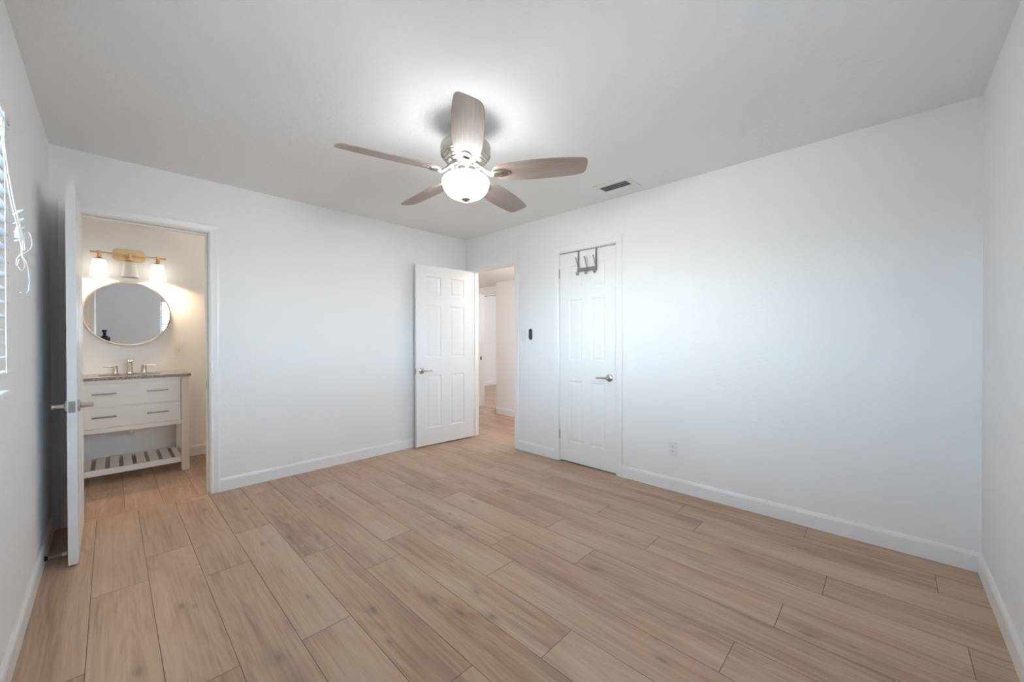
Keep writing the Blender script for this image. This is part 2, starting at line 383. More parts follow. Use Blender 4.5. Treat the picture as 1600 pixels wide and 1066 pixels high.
struct('ceiling_hall', bm, 'ceiling', 'lowered hall ceiling seen through the hall doorway', 'ceiling')
bm = new_bm(); add_box(bm, DX + 0.12, 5.2, 3.665, 3.78, -0.05, H); add_box(bm, 5.1, 5.2, -1.0, 3.665, -0.05, H); add_box(bm, DX + 0.12, 5.2, -1.1, -1.0, -0.05, H); add_box(bm, DX, DX + 0.12, 2.4, 3.78, -0.05, H)
struct('wall_far_room', bm, 'wall', 'bright white wall of the far room beyond the hall', 'wall')
# closet box behind the closed door
bm = new_bm()
add_box(bm, TH, 0.75, CL_A + 0.1, CL_A + 0.13, -0.05, H); add_box(bm, TH, 0.75, CL_B - 0.13, CL_B - 0.1, -0.05, H); add_box(bm, 0.75, 0.78, CL_B - 0.13, CL_A + 0.13, -0.05, H)
struct('wall_closet', bm, 'wall', 'closet interior wall behind the closed closet door', 'wall')

# ------------------------------------------------------------------ plank floor (one surface, boards are its pattern)
PW = 0.1984; X0 = -0.19
def boards():
    known = {0: [-2.219], 1: [-2.755], 2: [-2.931], 3: [-2.362], 4: [-1.586], 5: [-2.242], 6: [-1.380], 7: [-2.145], 8: [-1.120], 9: [-1.643],
             10: [-0.620], 11: [-1.480], 12: [-0.900], 13: [-1.310], 14: [-0.862], 15: [-1.140], 16: [-0.500]}
    PLn = 1.2205
    rng = random.Random(3)
    for k in range(-27, 18):
        xr = X0 - PW * (k - 1); xl = X0 - PW * k
        j = known.get(k, [rng.uniform(-1.2, 0)])[0]
        n0 = math.floor((-L_ - 0.15 - j) / PLn); y = j + n0 * PLn
        ytop = 0.012 if xr <= 0.05 and xl < -0.05 and xl > -3.6 else 3.75
        if k == 0: ytop = 0.012
        while y < ytop:
            yield xl, xr, max(y, -L_ - 0.1), min(y + PLn, ytop)
            y += PLn
    # bathroom boards
    for k in range(0, 12):
        xl = -3.627 + 0.1992 * k; xr = xl + 0.1992; y = 0.045 - rng.uniform(0, 1.0)
        while y < 1.39:
            a, b = max(y, 0.045), min(y + 1.22, 1.40)
            if b - a > 0.01: yield xl, xr, a, b
            y += 1.22
bm = new_bm(); uvl = bm.loops.layers.uv.new('UVMap'); tone = bm.loops.layers.color.new('tone')
rng = random.Random(11); g = 0.0009
faces_groove = []
for xl, xr, ya, yb in boards():
    t = (rng.random(), rng.random(), rng.random(), 1)
    a, b, c, d = xl + g, xr - g, ya + g, yb - g
    top = [bm.verts.new(p) for p in ((a, c, 0), (b, c, 0), (b, d, 0), (a, d, 0))]
    low = [bm.verts.new(p) for p in ((a - g, c - g, -0.002), (b + g, c - g, -0.002), (b + g, d + g, -0.002), (a - g, d + g, -0.002))]
    f = bm.faces.new(top)
    for lp in f.loops:
        lp[uvl].uv = (lp.vert.co.x - xl, lp.vert.co.y - ya); lp[tone] = t
    for i in range(4):
        s = bm.faces.new((low[i], low[(i + 1) % 4], top[(i + 1) % 4], top[i])); s.material_index = 1
fl = finish('floor', bm, 'floor'); fl.data.materials.append(M['groove'])
tag(fl, 'light oak plank floor of the bedroom, bathroom and hall', 'floor', kind='structure')
bm = new_bm(); add_box(bm, -3.7, 5.2, -L_ - TH, 3.9, -0.06, -0.0022)
struct('floor_base', bm, 'groove', 'dark underlay showing in the seams between floor planks', 'floor')
# floor strip under the bathroom door
bm = new_bm(); uvl = bm.loops.layers.uv.new('UVMap')
prof = [(0.0, 0.0), (0.006, 0.005), (0.044, 0.005), (0.05, 0.0)]
for i in range(3):
    f = bm.faces.new([bm.verts.new(p) for p in ((BATH_L, prof[i][0], prof[i][1]), (BATH_R, prof[i][0], prof[i][1]), (BATH_R, prof[i + 1][0], prof[i + 1][1]), (BATH_L, prof[i + 1][0], prof[i + 1][1]))])
    for lp in f.loops: lp[uvl].uv = (lp.vert.co.y * 1.0, lp.vert.co.x)
struct('trim_1', bm, 'threshold', 'thin oak floor strip across the bathroom doorway', 'trim')
bm = new_bm(); uvl = bm.loops.layers.uv.new('UVMap')
for i in range(3):
    f = bm.faces.new([bm.verts.new(p) for p in ((DX + prof[i][0], 0.73, prof[i][1]), (DX + prof[i][0], DY1, prof[i][1]), (DX + prof[i + 1][0], DY1, prof[i + 1][1]), (DX + prof[i + 1][0], 0.73, prof[i + 1][1]))])
    for lp in f.loops: lp[uvl].uv = (lp.vert.co.x, lp.vert.co.y)
struct('trim_2', bm, 'threshold', 'thin floor strip across the second doorway beyond the hall', 'trim')

# ------------------------------------------------------------------ baseboards
BBP = [(0, 0), (0.014, 0), (0.014, 0.083), (0.011, 0.094), (0.006, 0.102), (0, 0.102)]   # depth, height
def add_bb(bm, p, q, nrm):
    """baseboard from p to q (xy), nrm the direction into the room"""
    a = []; b = []
    for d, z in BBP:
        a.append(bm.verts.new((p[0] + nrm[0] * d, p[1] + nrm[1] * d, z))); b.append(bm.verts.new((q[0] + nrm[0] * d, q[1] + nrm[1] * d, z)))
    n = len(BBP); bm.faces.new(a); bm.faces.new(b)
    for k in range(n): bm.faces.new((a[k], a[(k + 1) % n], b[(k + 1) % n], b[k]))
CW = 0.060     # casing width
bm = new_bm(); add_bb(bm, (BATH_R + CW + 0.004, 0), (0, 0), (0, -1)); add_bb(bm, (-W, 0), (BATH_L - CW - 0.004, 0), (0, -1))
struct('baseboard_back', bm, 'trim', 'white baseboard between the bathroom doorway and the open hall door', 'baseboard')
bm = new_bm(); add_bb(bm, (0, HALL_B - CW - 0.004), (0, CL_A + CW + 0.004), (-1, 0)); add_bb(bm, (0, CL_B - CW - 0.004), (0, -L_), (-1, 0))
struct('baseboard_right', bm, 'trim', 'white baseboard running under the outlet and beside the closet door', 'baseboard')
bm = new_bm(); add_bb(bm, (-W, -L_), (0, -L_), (0, 1))
struct('baseboard_front', bm, 'trim', 'white baseboard on the wall meeting the near corner', 'baseboard')
bm = new_bm(); add_bb(bm, (-W, 0), (-W, -L_), (1, 0))
struct('baseboard_left', bm, 'trim', 'white baseboard behind the open bathroom door, holding the door stop', 'baseboard')
bm = new_bm(); add_bb(bm, (-3.475, BATH_Y), (-1.65, BATH_Y), (0, -1))
struct('baseboard_bathroom', bm, 'trim', 'white baseboard beside the bathroom vanity', 'baseboard')
bm = new_bm(); add_bb(bm, (HX, -1.5), (HX, 0.744), (-1, 0)); add_bb(bm, (HX - 0.014, 0.73), (DX - 0.02, 0.73), (0, 1))
struct('baseboard_hall', bm, 'trim', 'white baseboard around the hall wall corner', 'baseboard')
bm = new_bm(); add_bb(bm, (DX + 0.12, 3.665), (5.1, 3.665), (0, -1))
struct('baseboard_far_room', bm, 'trim', 'white baseboard of the far room beyond the hall', 'baseboard')

# ------------------------------------------------------------------ door casings and jambs
CP = [(0.0, 0.0), (0.0, 0.010), (0.008, 0.014), (0.020, 0.012), (0.046, 0.016), (0.056, 0.016), (0.060, 0.012), (0.060, 0.0)]   # across, thickness
def casing(bm, a0, a1, top, place):
    """mitred casing; place(along, out, z) -> xyz. a0<a1 opening edges"""
    rev = 0.004; n = len(CP)
    st = []
    for (kind) in range(4):
        ring = []
        for w, t in CP:
            if kind == 0: ring.append(bm.verts.new(place(a0 - rev - w, t, 0.0)))
            if kind == 1: ring.append(bm.verts.new(place(a0 - rev - w, t, top + rev + w)))
            if kind == 2: ring.append(bm.verts.new(place(a1 + rev + w, t, top + rev + w)))
            if kind == 3: ring.append(bm.verts.new(place(a1 + rev + w, t, 0.0)))
        st.append(ring)
    for a, b in zip(st, st[1:]):
        for k in range(n): bm.faces.new((a[k], a[(k + 1) % n], b[(k + 1) % n], b[k]))
    bm.faces.new(st[0]); bm.faces.new(st[3])
def doorframe(name, a0, a1, top, place, label, stop=0.055, depth=TH, both=True):
    bm = new_bm()
    casing(bm, a0, a1, top, place)
    if both: casing(bm, a0, a1, top, lambda a, t, z: place(a, -depth - t, z))
    def bx(A0, A1, t0, t1, Z0, Z1):
        p = [place(a, t, z) for a in (A0, A1) for t in (t0, t1) for z in (Z0, Z1)]
        vs = [bm.verts.new(q) for q in p]
        for f in ((0, 1, 3, 2), (4, 6, 7, 5), (0, 4, 5, 1), (2, 3, 7, 6), (0, 2, 6, 4), (1, 5, 7, 3)): bm.faces.new([vs[i] for i in f])
    bx(a0 - OP, a0, -depth, 0, 0, top + OP); bx(a1, a1 + OP, -depth, 0, 0, top + OP); bx(a0, a1, -depth, 0, top, top + OP)
    bx(a0, a0 + 0.011, -stop - 0.03, -stop, 0, top - 0.011); bx(a1 - 0.011, a1, -stop - 0.03, -stop, 0, top - 0.011); bx(a0, a1, -stop - 0.03, -stop, top - 0.011, top)
    return struct(name, bm, 'trim', label, 'door casing')
fr_bath = doorframe('trim_3', BATH_L, BATH_R, BATH_T, lambda a, t, z: (a, -t, z), 'white casing around the open bathroom doorway')
fr_hall = doorframe('trim_4', HALL_B, HALL_A, HALL_T, lambda a, t, z: (-t, a, z), 'white casing around the hall doorway')
fr_clos = doorframe('trim_5', CL_B, CL_A, CL_T, lambda a, t, z: (-t, a, z), 'white casing around the closed closet door', stop=0.045)
bm = new_bm()
add_box(bm, DX - 0.012, DX + 0.13, DY1 - 0.02, DY1 + 0.05, 0, DT); add_box(bm, DX - 0.012, DX + 0.0, 0.735, DY1 + 0.05, DT - 0.004, DT + 0.055)
fr_far = struct('trim_6', bm, 'trim', 'white jamb of the second doorway beyond the hall', 'door casing')
box_obj('strike_plate', DX + 0.03, DX + 0.06, DY1 - 0.022, DY1 - 0.019, 0.83, 0.89, 'darkslot', fr_far)
box_obj('strike_plate', 0.030, 0.058, HALL_B + 0.0115, HALL_B + 0.0125, 0.82, 0.88, 'steel', fr_hall)
box_obj('strike_plate', BATH_R - 0.0125, BATH_R - 0.0115, 0.028, 0.052, 0.82, 0.88, 'steel', fr_bath)

# ------------------------------------------------------------------ six-panel doors
def door_leaf_bm(w, h, t):
    """x 0..w from hinge to free edge, y 0 front .. t back, z 0..h"""
    bm = new_bm(); s = 0.118 * w / 0.75 if w > 0.65 else 0.108; mid = 0.118 * w / 0.75 if w > 0.65 else 0.098
    pw = (w - 2 * s - mid) / 2
    xs = [0, s, s + pw, s + pw + mid, w - s, w]; zs = [0, 0.190, 0.785, 0.985, 1.570, 1.690, 1.897, h]
    rings = [(0.0, 0.0), (0.007, 0.006), (0.017, 0.006), (0.040, 0.0015)]
    for side in (0, 1):
        sg = 1 if side == 0 else -1; yb = 0 if side == 0 else t
        vg = {}
        def gv(i, j):
            if (i, j) not in vg: vg[(i, j)] = bm.verts.new((xs[i], yb, zs[j]))
            return vg[(i, j)]
        for i in range(5):
            for j in range(7):
                if i in (1, 3) and j in (1, 3, 5):
                    prev = [gv(i, j), gv(i + 1, j), gv(i + 1, j + 1), gv(i, j + 1)]
                    for inset, dep in rings[1:]:
                        cur = [bm.verts.new((x, yb + sg * dep, z)) for x, z in ((xs[i] + inset, zs[j] + inset), (xs[i + 1] - inset, zs[j] + inset), (xs[i + 1] - inset, zs[j + 1] - inset), (xs[i] + inset, zs[j + 1] - inset))]
                        for k in range(4): bm.faces.new((prev[k], prev[(k + 1) % 4], cur[(k + 1) % 4], cur[k]))
                        prev = cur
                    bm.faces.new(prev)
                else:
                    bm.faces.new((gv(i, j), gv(i + 1, j), gv(i + 1, j + 1), gv(i, j + 1)))
        if side == 0: front = dict(vg)
        else: back = dict(vg)
    bd = [(i, 0) for i in range(6)] + [(5, j) for j in range(1, 8)] + [(i, 7) for i in range(4, -1, -1)] + [(0, j) for j in range(6, 0, -1)]
    for a, b in zip(bd, bd[1:] + bd[:1]): bm.faces.new((front[a], front[b], back[b], back[a]))
    return bm
def lever_bm(direction, proj=0.058):
    """a lever handle on the plane y=0 facing -y, lever points along x*direction"""
    bm = new_bm()
    add_lathe(bm, [(0.033, 0.0), (0.033, 0.006), (0.029, 0.010), (0.014, 0.013), (0.012, proj - 0.014), (0.0135, proj - 0.004), (0.010, proj), (0, proj)], 32, RX90)
    d = direction
    add_tube(bm, [(0.0, -proj + 0.010, 0), (0.02 * d, -proj + 0.010, 0.001), (0.06 * d, -proj + 0.012, 0.000), (0.10 * d, -proj + 0.016, -0.003), (0.117 * d, -proj + 0.020, -0.004)], [0.0115, 0.011, 0.0092, 0.0082, 0.006], 14, 0.8)
    return bm
def make_door(name, w, t, loc, rotz, label, lever_z=0.852, edge=True, proj=(0.058, 0.058), hinge_front=True):
    d = thing(name, label, 'door', loc, rotz, kind='structure')
    leaf = finish('door_panel', door_leaf_bm(w, 2.018, t), 'door', d, loc=(0, 0, 0.012))
    for face, pj in ((0, proj[0]), (1, proj[1])):
        h = finish('lever_handle', lever_bm(-1 if face == 0 else 1, pj), 'nickel', d, smooth=True, loc=(w - 0.062, 0 if face == 0 else t, lever_z), rot=(0, 0, 0 if face == 0 else R(180)))
    bm = new_bm(); add_box(bm, w - 0.0005, w + 0.0012, t / 2 - 0.0125, t / 2 + 0.0125, lever_z - 0.030, lever_z + 0.030)
    lp = finish('latch_plate', bm, 'steel', d)
    bm = new_bm(); add_tube(bm, [(w, t / 2, lever_z), (w + 0.009, t / 2, lever_z)], 0.007, 12); finish('latch_bolt', bm, 'nickel', lp, smooth=True)
    return d
def hinge_knuckles(d, y, zs, x=-0.004, plate=None):
    for z in zs:
        bm = new_bm(); add_tube(bm, [(x, y, z - 0.046), (x, y, z - 0.0455), (x, y, z + 0.0455), (x, y, z + 0.046)], [0.004, 0.0058, 0.0058, 0.004], 12)
        if plate: add_box(bm, *plate, z - 0.044, z + 0.044)
        finish('hinge', bm, 'steel', d, smooth=True)
# closet door: x along -y from hinge (y=CL_A) -> rotate -90deg about z maps +x to -y, +y(front->back) to +x
dc = make_door('door_1', 0.612, 0.035, (0.003, CL_A - 0.0035, 0), R(-90), 'closed narrow white six-panel closet door with a hook rack on top', lever_z=0.852)
hinge_knuckles(dc, -0.005, (1.845, 0.266), x=-0.002)
# bathroom door: opened square into the room, hinge at the left jamb; door x runs along -y, front faces -x (left wall)
db = make_door('door_2', 0.688, 0.036, (-3.257, -0.010, 0), R(-90), 'white six-panel bathroom door standing open, seen nearly edge-on', lever_z=0.848)
hinge_knuckles(db, -0.003, (1.845, 1.05, 0.266), x=0.004)
# hall door: opened a little past square, against the back wall; door x runs along -x, visible face looks to -y
ang = R(4.4)
dh = make_door('door_3', 0.752, 0.035, (-0.012, -0.108, 0), R(180) - ang, 'white six-panel hall door standing open against the back wall', lever_z=0.852, proj=(0.046, 0.058))
hinge_knuckles(dh, 0.0, (1.845, 1.05, 0.266), x=0.006, plate=(-0.0015, 0.0005, 0.002, 0.033))

# ------------------------------------------------------------------ windows (frame, glass, sill)
def make_window(name, along, fixed, sgn, a0, a1, z0, z1, label):
    """along 'x' or 'y'; fixed is the room-side wall plane, sgn the direction out of the room"""
    w = thing(name, label, 'window', kind='structure')
    def P(a, d): return (a, fixed + sgn * d) if along == 'x' else (fixed + sgn * d, a)
    def bx(bm, A0, A1, d0, d1, Z0, Z1):
        p, q = P(A0, d0), P(A1, d1)
        add_box(bm, min(p[0], q[0]), max(p[0], q[0]), min(p[1], q[1]), max(p[1], q[1]), Z0, Z1)
    bm = new_bm(); f = 0.045
    for A0, A1, Z0, Z1 in ((a0, a0 + f, z0, z1), (a1 - f, a1, z0, z1), (a0 + f, a1 - f, z0, z0 + f), (a0 + f, a1 - f, z1 - f, z1), (a0 + f, a1 - f, (z0 + z1) / 2 - 0.02, (z0 + z1) / 2 + 0.02)):
        bx(bm, A0, A1, 0.075, 0.112, Z0, Z1)
    fr = finish('window_frame', bm, 'trim', w)
    bm = new_bm(); bx(bm, a0 + f, a1 - f, 0.092, 0.096, z0 + f, z1 - f); finish('window_glass', bm, 'glass', w)
    bm = new_bm(); bx(bm, a0 - 0.004, a1 + 0.004, -0.042, 0.0, z0 - 0.02, z0); bx(bm, a0, a1, 0.0, 0.075, z0 - 0.001, z0 + 0.006)
    finish('window_sill', bm, 'trim', w, bevel=0.004)
    return w
make_window('window_1', 'y', -W, -1, LW[0], LW[1], LW[2], LW[3], 'bright window at the picture edge behind the white blind with tangled cords')
make_window('window_2', 'x', -L_, -1, FW[0], FW[1], FW[2], FW[3], 'bright window behind a white blind, seen only in the round bathroom mirror')

def make_blind(name, along, fixed, sgn, a0, a1, z0, z1, label, cord_at):
    b = thing(name, label, 'blind')
    def P(a, d, z): return (a, fixed + sgn * d, z) if along == 'x' else (fixed + sgn * d, a, z)
    def bx(bm, A0, A1, d0, d1, Z0, Z1):
        p, q = P(A0, d0, Z0), P(A1, d1, Z1)
        add_box(bm, min(p[0], q[0]), max(p[0], q[0]), min(p[1], q[1]), max(p[1], q[1]), Z0, Z1)
    bm = new_bm(); bx(bm, a0, a1, -0.030, 0.022, z1 - 0.050, z1 - 0.004); hr = finish('head_rail', bm, 'plastic', b, bevel=0.003)
    bm = new_bm(); bx(bm, a1 - 0.002, a1 + 0.006, -0.028, 0.020, z1 - 0.052, z1 - 0.006); finish('end_bracket', bm, 'steel', hr)
    bm = new_bm(); n = int((z1 - z0 - 0.10) / 0.043); tilt = R(-14)
    for k in range(n):
        zc = z1 - 0.075 - k * 0.043
        prof = []
        for u in (-1, -0.5, 0, 0.5, 1):
            dd = u * 0.025; zz = 0.003 * (1 - u * u)
            prof.append((dd * math.cos(tilt) - zz * math.sin(tilt) - 0.004, dd * math.sin(tilt) + zz * math.cos(tilt) + zc))
        lo = [[bm.verts.new(P(a, d, z)) for d, z in prof] for a in (a0 + 0.006, a1 - 0.006)]
        hi = [[bm.verts.new(P(a, d, z + 0.0025)) for d, z in prof] for a in (a0 + 0.006, a1 - 0.006)]
        for i in range(4):
            bm.faces.new((lo[0][i], lo[0][i + 1], lo[1][i + 1], lo[1][i])); bm.faces.new((hi[0][i], hi[0][i + 1], hi[1][i + 1], hi[1][i]))
        for e in (0, 1): bm.faces.new(lo[e] + hi[e][::-1])
        for i in (0, 4): bm.faces.new((lo[0][i], lo[1][i], hi[1][i], hi[0][i]))
    finish('slats', bm, 'slat', b)
    zb = z1 - 0.075 - n * 0.043
    bm = new_bm(); bx(bm, a0 + 0.006, a1 - 0.006, -0.028, 0.020, zb - 0.012, zb + 0.006); finish('bottom_rail', bm, 'plastic', b, bevel=0.003)
    for fr in (0.08, 0.5, 0.92):
        a = a0 + (a1 - a0) * fr
        bm = new_bm(); add_tube(bm, [P(a, -0.030, z1 - 0.05), P(a, -0.030, zb)], 0.0012, 6); add_tube(bm, [P(a, 0.021, z1 - 0.05), P(a, 0.021, zb)], 0.0012, 6)
        finish('ladder_cord', bm, 'cord', b)
    if cord_at:
        yc, dx = cord_at, -0.055
        bm = new_bm()
        def path(pts, r=0.0015):
            # smooth through the points
            ps = [Vector(P(yc + a, dx + d, z)) for a, d, z in pts]; out = []
            for i in range(len(ps) - 1):
                p0, p1, p2, p3 = ps[max(i - 1, 0)], ps[i], ps[i + 1], ps[min(i + 2, len(ps) - 1)]
                for s in range(6):
                    t = s / 6; out.append(0.5 * ((2 * p1) + (p2 - p0) * t + (2 * p0 - 5 * p1 + 4 * p2 - p3) * t * t + (-p0 + 3 * p1 - 3 * p2 + p3) * t ** 3))
            out.append(ps[-1]); add_tube(bm, out, r, 8)
        path([(-0.02, 0.03, 1.88), (-0.03, 0.02, 1.75), (-0.02, 0.008, 1.63), (0.0, 0, 1.57), (0.015, -0.004, 1.52), (0.008, -0.006, 1.475)])
        path([(-0.05, 0.03, 1.88), (-0.05, 0.02, 1.72), (-0.045, 0.01, 1.62), (-0.03, 0, 1.55), (-0.01, -0.004, 1.50), (0.0, -0.006, 1.465)])
        path([(-0.005, -0.004, 1.480), (0.06, -0.01, 1.498), (0.14, -0.014, 1.492), (0.19, -0.014, 1.478), (0.15, -0.012, 1.470), (0.07, -0.008, 1.476), (0.0, -0.004, 1.468)])
        path([(0.0, -0.004, 1.475), (0.045, -0.01, 1.45), (0.075, -0.012, 1.41), (0.06, -0.012, 1.370), (0.02, -0.01, 1.352), (-0.05, -0.006, 1.350)])
        path([(-0.01, -0.004, 1.47), (0.018, -0.008, 1.45), (0.010, -0.008, 1.430), (-0.02, -0.006, 1.42), (-0.06, -0.004, 1.425)])
        path([(0.0, -0.004, 1.47), (0.03, -0.02, 1.50), (0.045, -0.02, 1.53), (0.02, -0.016, 1.55), (-0.01, -0.010, 1.53), (0.01, -0.01, 1.49)])
        path([(0.0, -0.004, 1.475), (0.05, 0.01, 1.465), (0.06, 0.012, 1.445), (0.02, 0.006, 1.44), (-0.01, 0.0, 1.455)])
        for q in range(4):
            z = 1.60 - q * 0.026; s = 0.013 - 0.001 * q; u = -0.02 + q * 0.008
            path([(u - s, 0, z), (u, -0.010, z + 0.010), (u + s, 0.0, z + 0.002), (u + 0.004, 0.010, z - 0.008), (u - s, 0.0, z - 0.006)], 0.0017)
        finish('pull_cord', bm, 'cord', b, smooth=True)
        bm = new_bm(); c0 = P(yc - 0.01, dx, 0); add_lathe(bm, [(0, 1.560), (0.005, 1.557), (0.008, 1.542), (0.0095, 1.525), (0.008, 1.520), (0, 1.520)], 16, T(c0[0], c0[1], 0)); finish('cord_tassel', bm, 'plastic', b, smooth=True)
    return b
make_blind('window_blind', 'y', -W + 0.012, -1, LW[0] + 0.004, LW[1] + 0.030, LW[2] + 0.008, LW[3] - 0.01, 'white slatted blind with bunched pull cords at the picture edge', -1.845)
make_blind('window_blind', 'x', -L_, -1, FW[0] + 0.008, FW[1] - 0.008, FW[2] + 0.008, FW[3], 'white slatted blind reflected at the edge of the round bathroom mirror', None)

# ------------------------------------------------------------------ ceiling fan
FX, FY = -1.668, -2.052; ZB = 2.150
fan = thing('ceiling_fan', 'ceiling fan with five grey-brown wood blades and a glowing glass bowl', 'ceiling fan', (FX, FY, 0))
bm = new_bm(); add_lathe(bm, [(0, 2.44), (0.070, 2.44), (0.076, 2.434), (0.074, 2.410), (0.060, 2.388), (0.040, 2.376), (0.030, 2.370), (0.030, 2.322), (0, 2.322)], 48)
finish('ceiling_canopy', bm, 'nickel', fan, smooth=True)
bm = new_bm(); add_lathe(bm, [(0, 2.330), (0.090, 2.330), (0.132, 2.322), (0.140, 2.314), (0.143, 2.306), (0.143, 2.262), (0.140, 2.254), (0.132, 2.250)], 64)
finish('motor_housing', bm, 'nickel', fan, smooth=True)
bm = new_bm(); add_lathe(bm, [(0.133, 2.252), (0.133, 2.244), (0.122, 2.238), (0.120, 2.228), (0.110, 2.224), (0.108, 2.214), (0.092, 2.208), (0.088, 2.200), (0.086, 2.190), (0, 2.190)], 64)
finish('motor_base', bm, 'nickel', fan, smooth=True)
bm = new_bm(); add_lathe(bm, [(0.060, 2.191), (0.062, 2.180), (0.070, 2.176), (0.070, 2.158), (0.052, 2.154), (0.048, 2.150), (0, 2.150)], 48)
finish('light_fitter', bm, 'nickel', fan, smooth=True)
def fan_bowl():
    bm = new_bm()
    add_lathe(bm, [(0.049, 2.158), (0.070, 2.152), (0.100, 2.142), (0.124, 2.128), (0.133, 2.116), (0.1355, 2.104), (0.132, 2.084), (0.124, 2.064), (0.110, 2.044), (0.090, 2.028), (0.064, 2.016), (0.034, 2.009), (0, 2.007)], 64)
    return finish('glass_bowl', bm, 'fan_glass', fan, smooth=True)
bowl = fan_bowl()
bm = new_bm(); add_lathe(bm, [(0, 2.012), (0.027, 2.012), (0.029, 2.008), (0.024, 2.002), (0.012, 1.997), (0.007, 1.993), (0.009, 1.989), (0.009, 1.984), (0.005, 1.980), (0, 1.979)], 32)
finish('finial', bm, 'nickel', bowl, smooth=True)
def blade_outline():
    top = [(0.165, 0.030), (0.185, 0.048), (0.215, 0.061), (0.27, 0.071), (0.34, 0.077), (0.42, 0.079), (0.50, 0.077), (0.57, 0.073), (0.625, 0.067), (0.655, 0.061), (0.672, 0.050), (0.680, 0.036)]
    bot = [(0.687, 0.000), (0.690, -0.030), (0.688, -0.046), (0.680, -0.058), (0.662, -0.066), (0.62, -0.071), (0.56, -0.076), (0.49, -0.079), (0.42, -0.079), (0.34, -0.076), (0.27, -0.070), (0.215, -0.060), (0.185, -0.048), (0.165, -0.030), (0.160, 0.0)]
    return top + bot
PITCH = R(-15)
def make_blade(az, lift=0.0):
    bm = new_bm(); uvl = bm.loops.layers.uv.new('UVMap')
    vs = add_prism(bm, blade_outline(), -0.003, 0.003)
    off = random.random() * 9
    for f in bm.faces:
        for lp in f.loops: lp[uvl].uv = (lp.vert.co.y + off, lp.vert.co.x + off)
    o = finish('blade', bm, 'blade', fan, bevel=0.0012, segs=1, loc=(0, 0, ZB))
    o.rotation_euler = (Matrix.Rotation(az, 3, 'Z') @ Matrix.Rotation(-lift, 3, 'Y') @ Matrix.Rotation(PITCH, 3, 'X')).to_euler()
    bm = new_bm()   # curved arm from the motor to a pad under the blade
    add_tube(bm, [(0.060, 0, 0.046), (0.095, 0, 0.036), (0.125, 0, 0.006), (0.150, 0, -0.010), (0.180, 0, -0.012), (0.215, 0, -0.010)], [0.014, 0.016, 0.019, 0.022, 0.024, 0.020], 14, 0.45)
    pad = [(0.150 + 0.052 + 0.060 * math.cos(R(a)), 0.033 * math.sin(R(a))) for a in range(0, 360, 15)]
    add_prism(bm, pad, -0.0075, -0.0032)
    ir = finish('blade_arm', bm, 'nickel', o, smooth=True)
    bm = new_bm(); add_prism(bm, [(0.232 + 0.014 * math.cos(R(a)), 0.020 * math.sin(R(a))) for a in range(0, 360, 20)], -0.0092, -0.0074)
    finish('arm_medallion', bm, 'pull', o)
    return o
for az, lift in ((-128, 2.4), (-56, 0.0), (16, 0.0), (88, 0.0), (164, 0.3)): make_blade(R(az), R(lift))

# ------------------------------------------------------------------ ceiling vent
vx0, vx1, vy0, vy1 = -0.358, -0.118, -2.376, -2.076
ix0, ix1, iy0, iy1 = vx0 + 0.045, vx1 - 0.030, vy0 + 0.040, vy1 - 0.030
vent = thing('ceiling_vent', 'white rectangular ceiling air vent with dark louvres near the long wall', 'vent', (0, 0, 0))
bm = new_bm()
add_box(bm, vx0, ix0, vy0, vy1, H - 0.010, H); add_box(bm, ix1, vx1, vy0, vy1, H - 0.010, H); add_box(bm, ix0, ix1, vy0, iy0, H - 0.010, H); add_box(bm, ix0, ix1, iy1, vy1, H - 0.010, H)
finish('vent_frame', bm, 'plastic', vent, bevel=0.003)
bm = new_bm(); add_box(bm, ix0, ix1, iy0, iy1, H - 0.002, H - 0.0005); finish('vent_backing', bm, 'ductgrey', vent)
for k in range(6):
    x = ix0 + (k + 0.5) * (ix1 - ix0) / 6
    bm = new_bm(); add_box(bm, -0.011, 0.011, iy0, iy1, -0.0008, 0.0008, T(x, 0, H - 0.0085) @ Matrix.Rotation(R(-32 if k < 4 else 32), 4, 'Y'))
    finish('louvre', bm, 'plastic', vent)

# ------------------------------------------------------------------ over-the-door hook rack (hangs on the closet door)
rack = thing('hook_rack', 'grey metal over-door rack with three hooks on the closet door', 'hook rack', (0.003, 0, 0))
FXD = 0.0
bm = new_bm(); add_box(bm, -0.010, -0.007, -1.895, -1.678, 1.835, 1.872); finish('rack_bar', bm, 'hook', rack, bevel=0.001)
for y in (-1.690, -1.883):
    bm = new_bm(); add_box(bm, -0.0062, -0.0032, y - 0.009, y + 0.009, 1.835, 2.034); add_box(bm, -0.0062, 0.040, y - 0.009, y + 0.009, 2.0315, 2.034); add_box(bm, 0.0365, 0.0395, y - 0.009, y + 0.009, 2.000, 2.034)
    finish('door_strap', bm, 'hook', rack)
for y in (-1.692, -1.787, -1.880):
    bm = new_bm()
    add_tube(bm, [(-0.012, y, 1.850), (-0.016, y, 1.880), (-0.035, y, 1.930), (-0.052, y, 1.962), (-0.055, y, 1.968)], [0.005, 0.005, 0.005, 0.0052, 0.004], 10)
    add_tube(bm, [(-0.012, y, 1.855), (-0.013, y, 1.830), (-0.020, y, 1.812), (-0.034, y, 1.808), (-0.044, y, 1.818), (-0.047, y, 1.832)], [0.005, 0.005, 0.005, 0.005, 0.005, 0.0042], 10)
    finish('hook', bm, 'hook', rack, smooth=True)

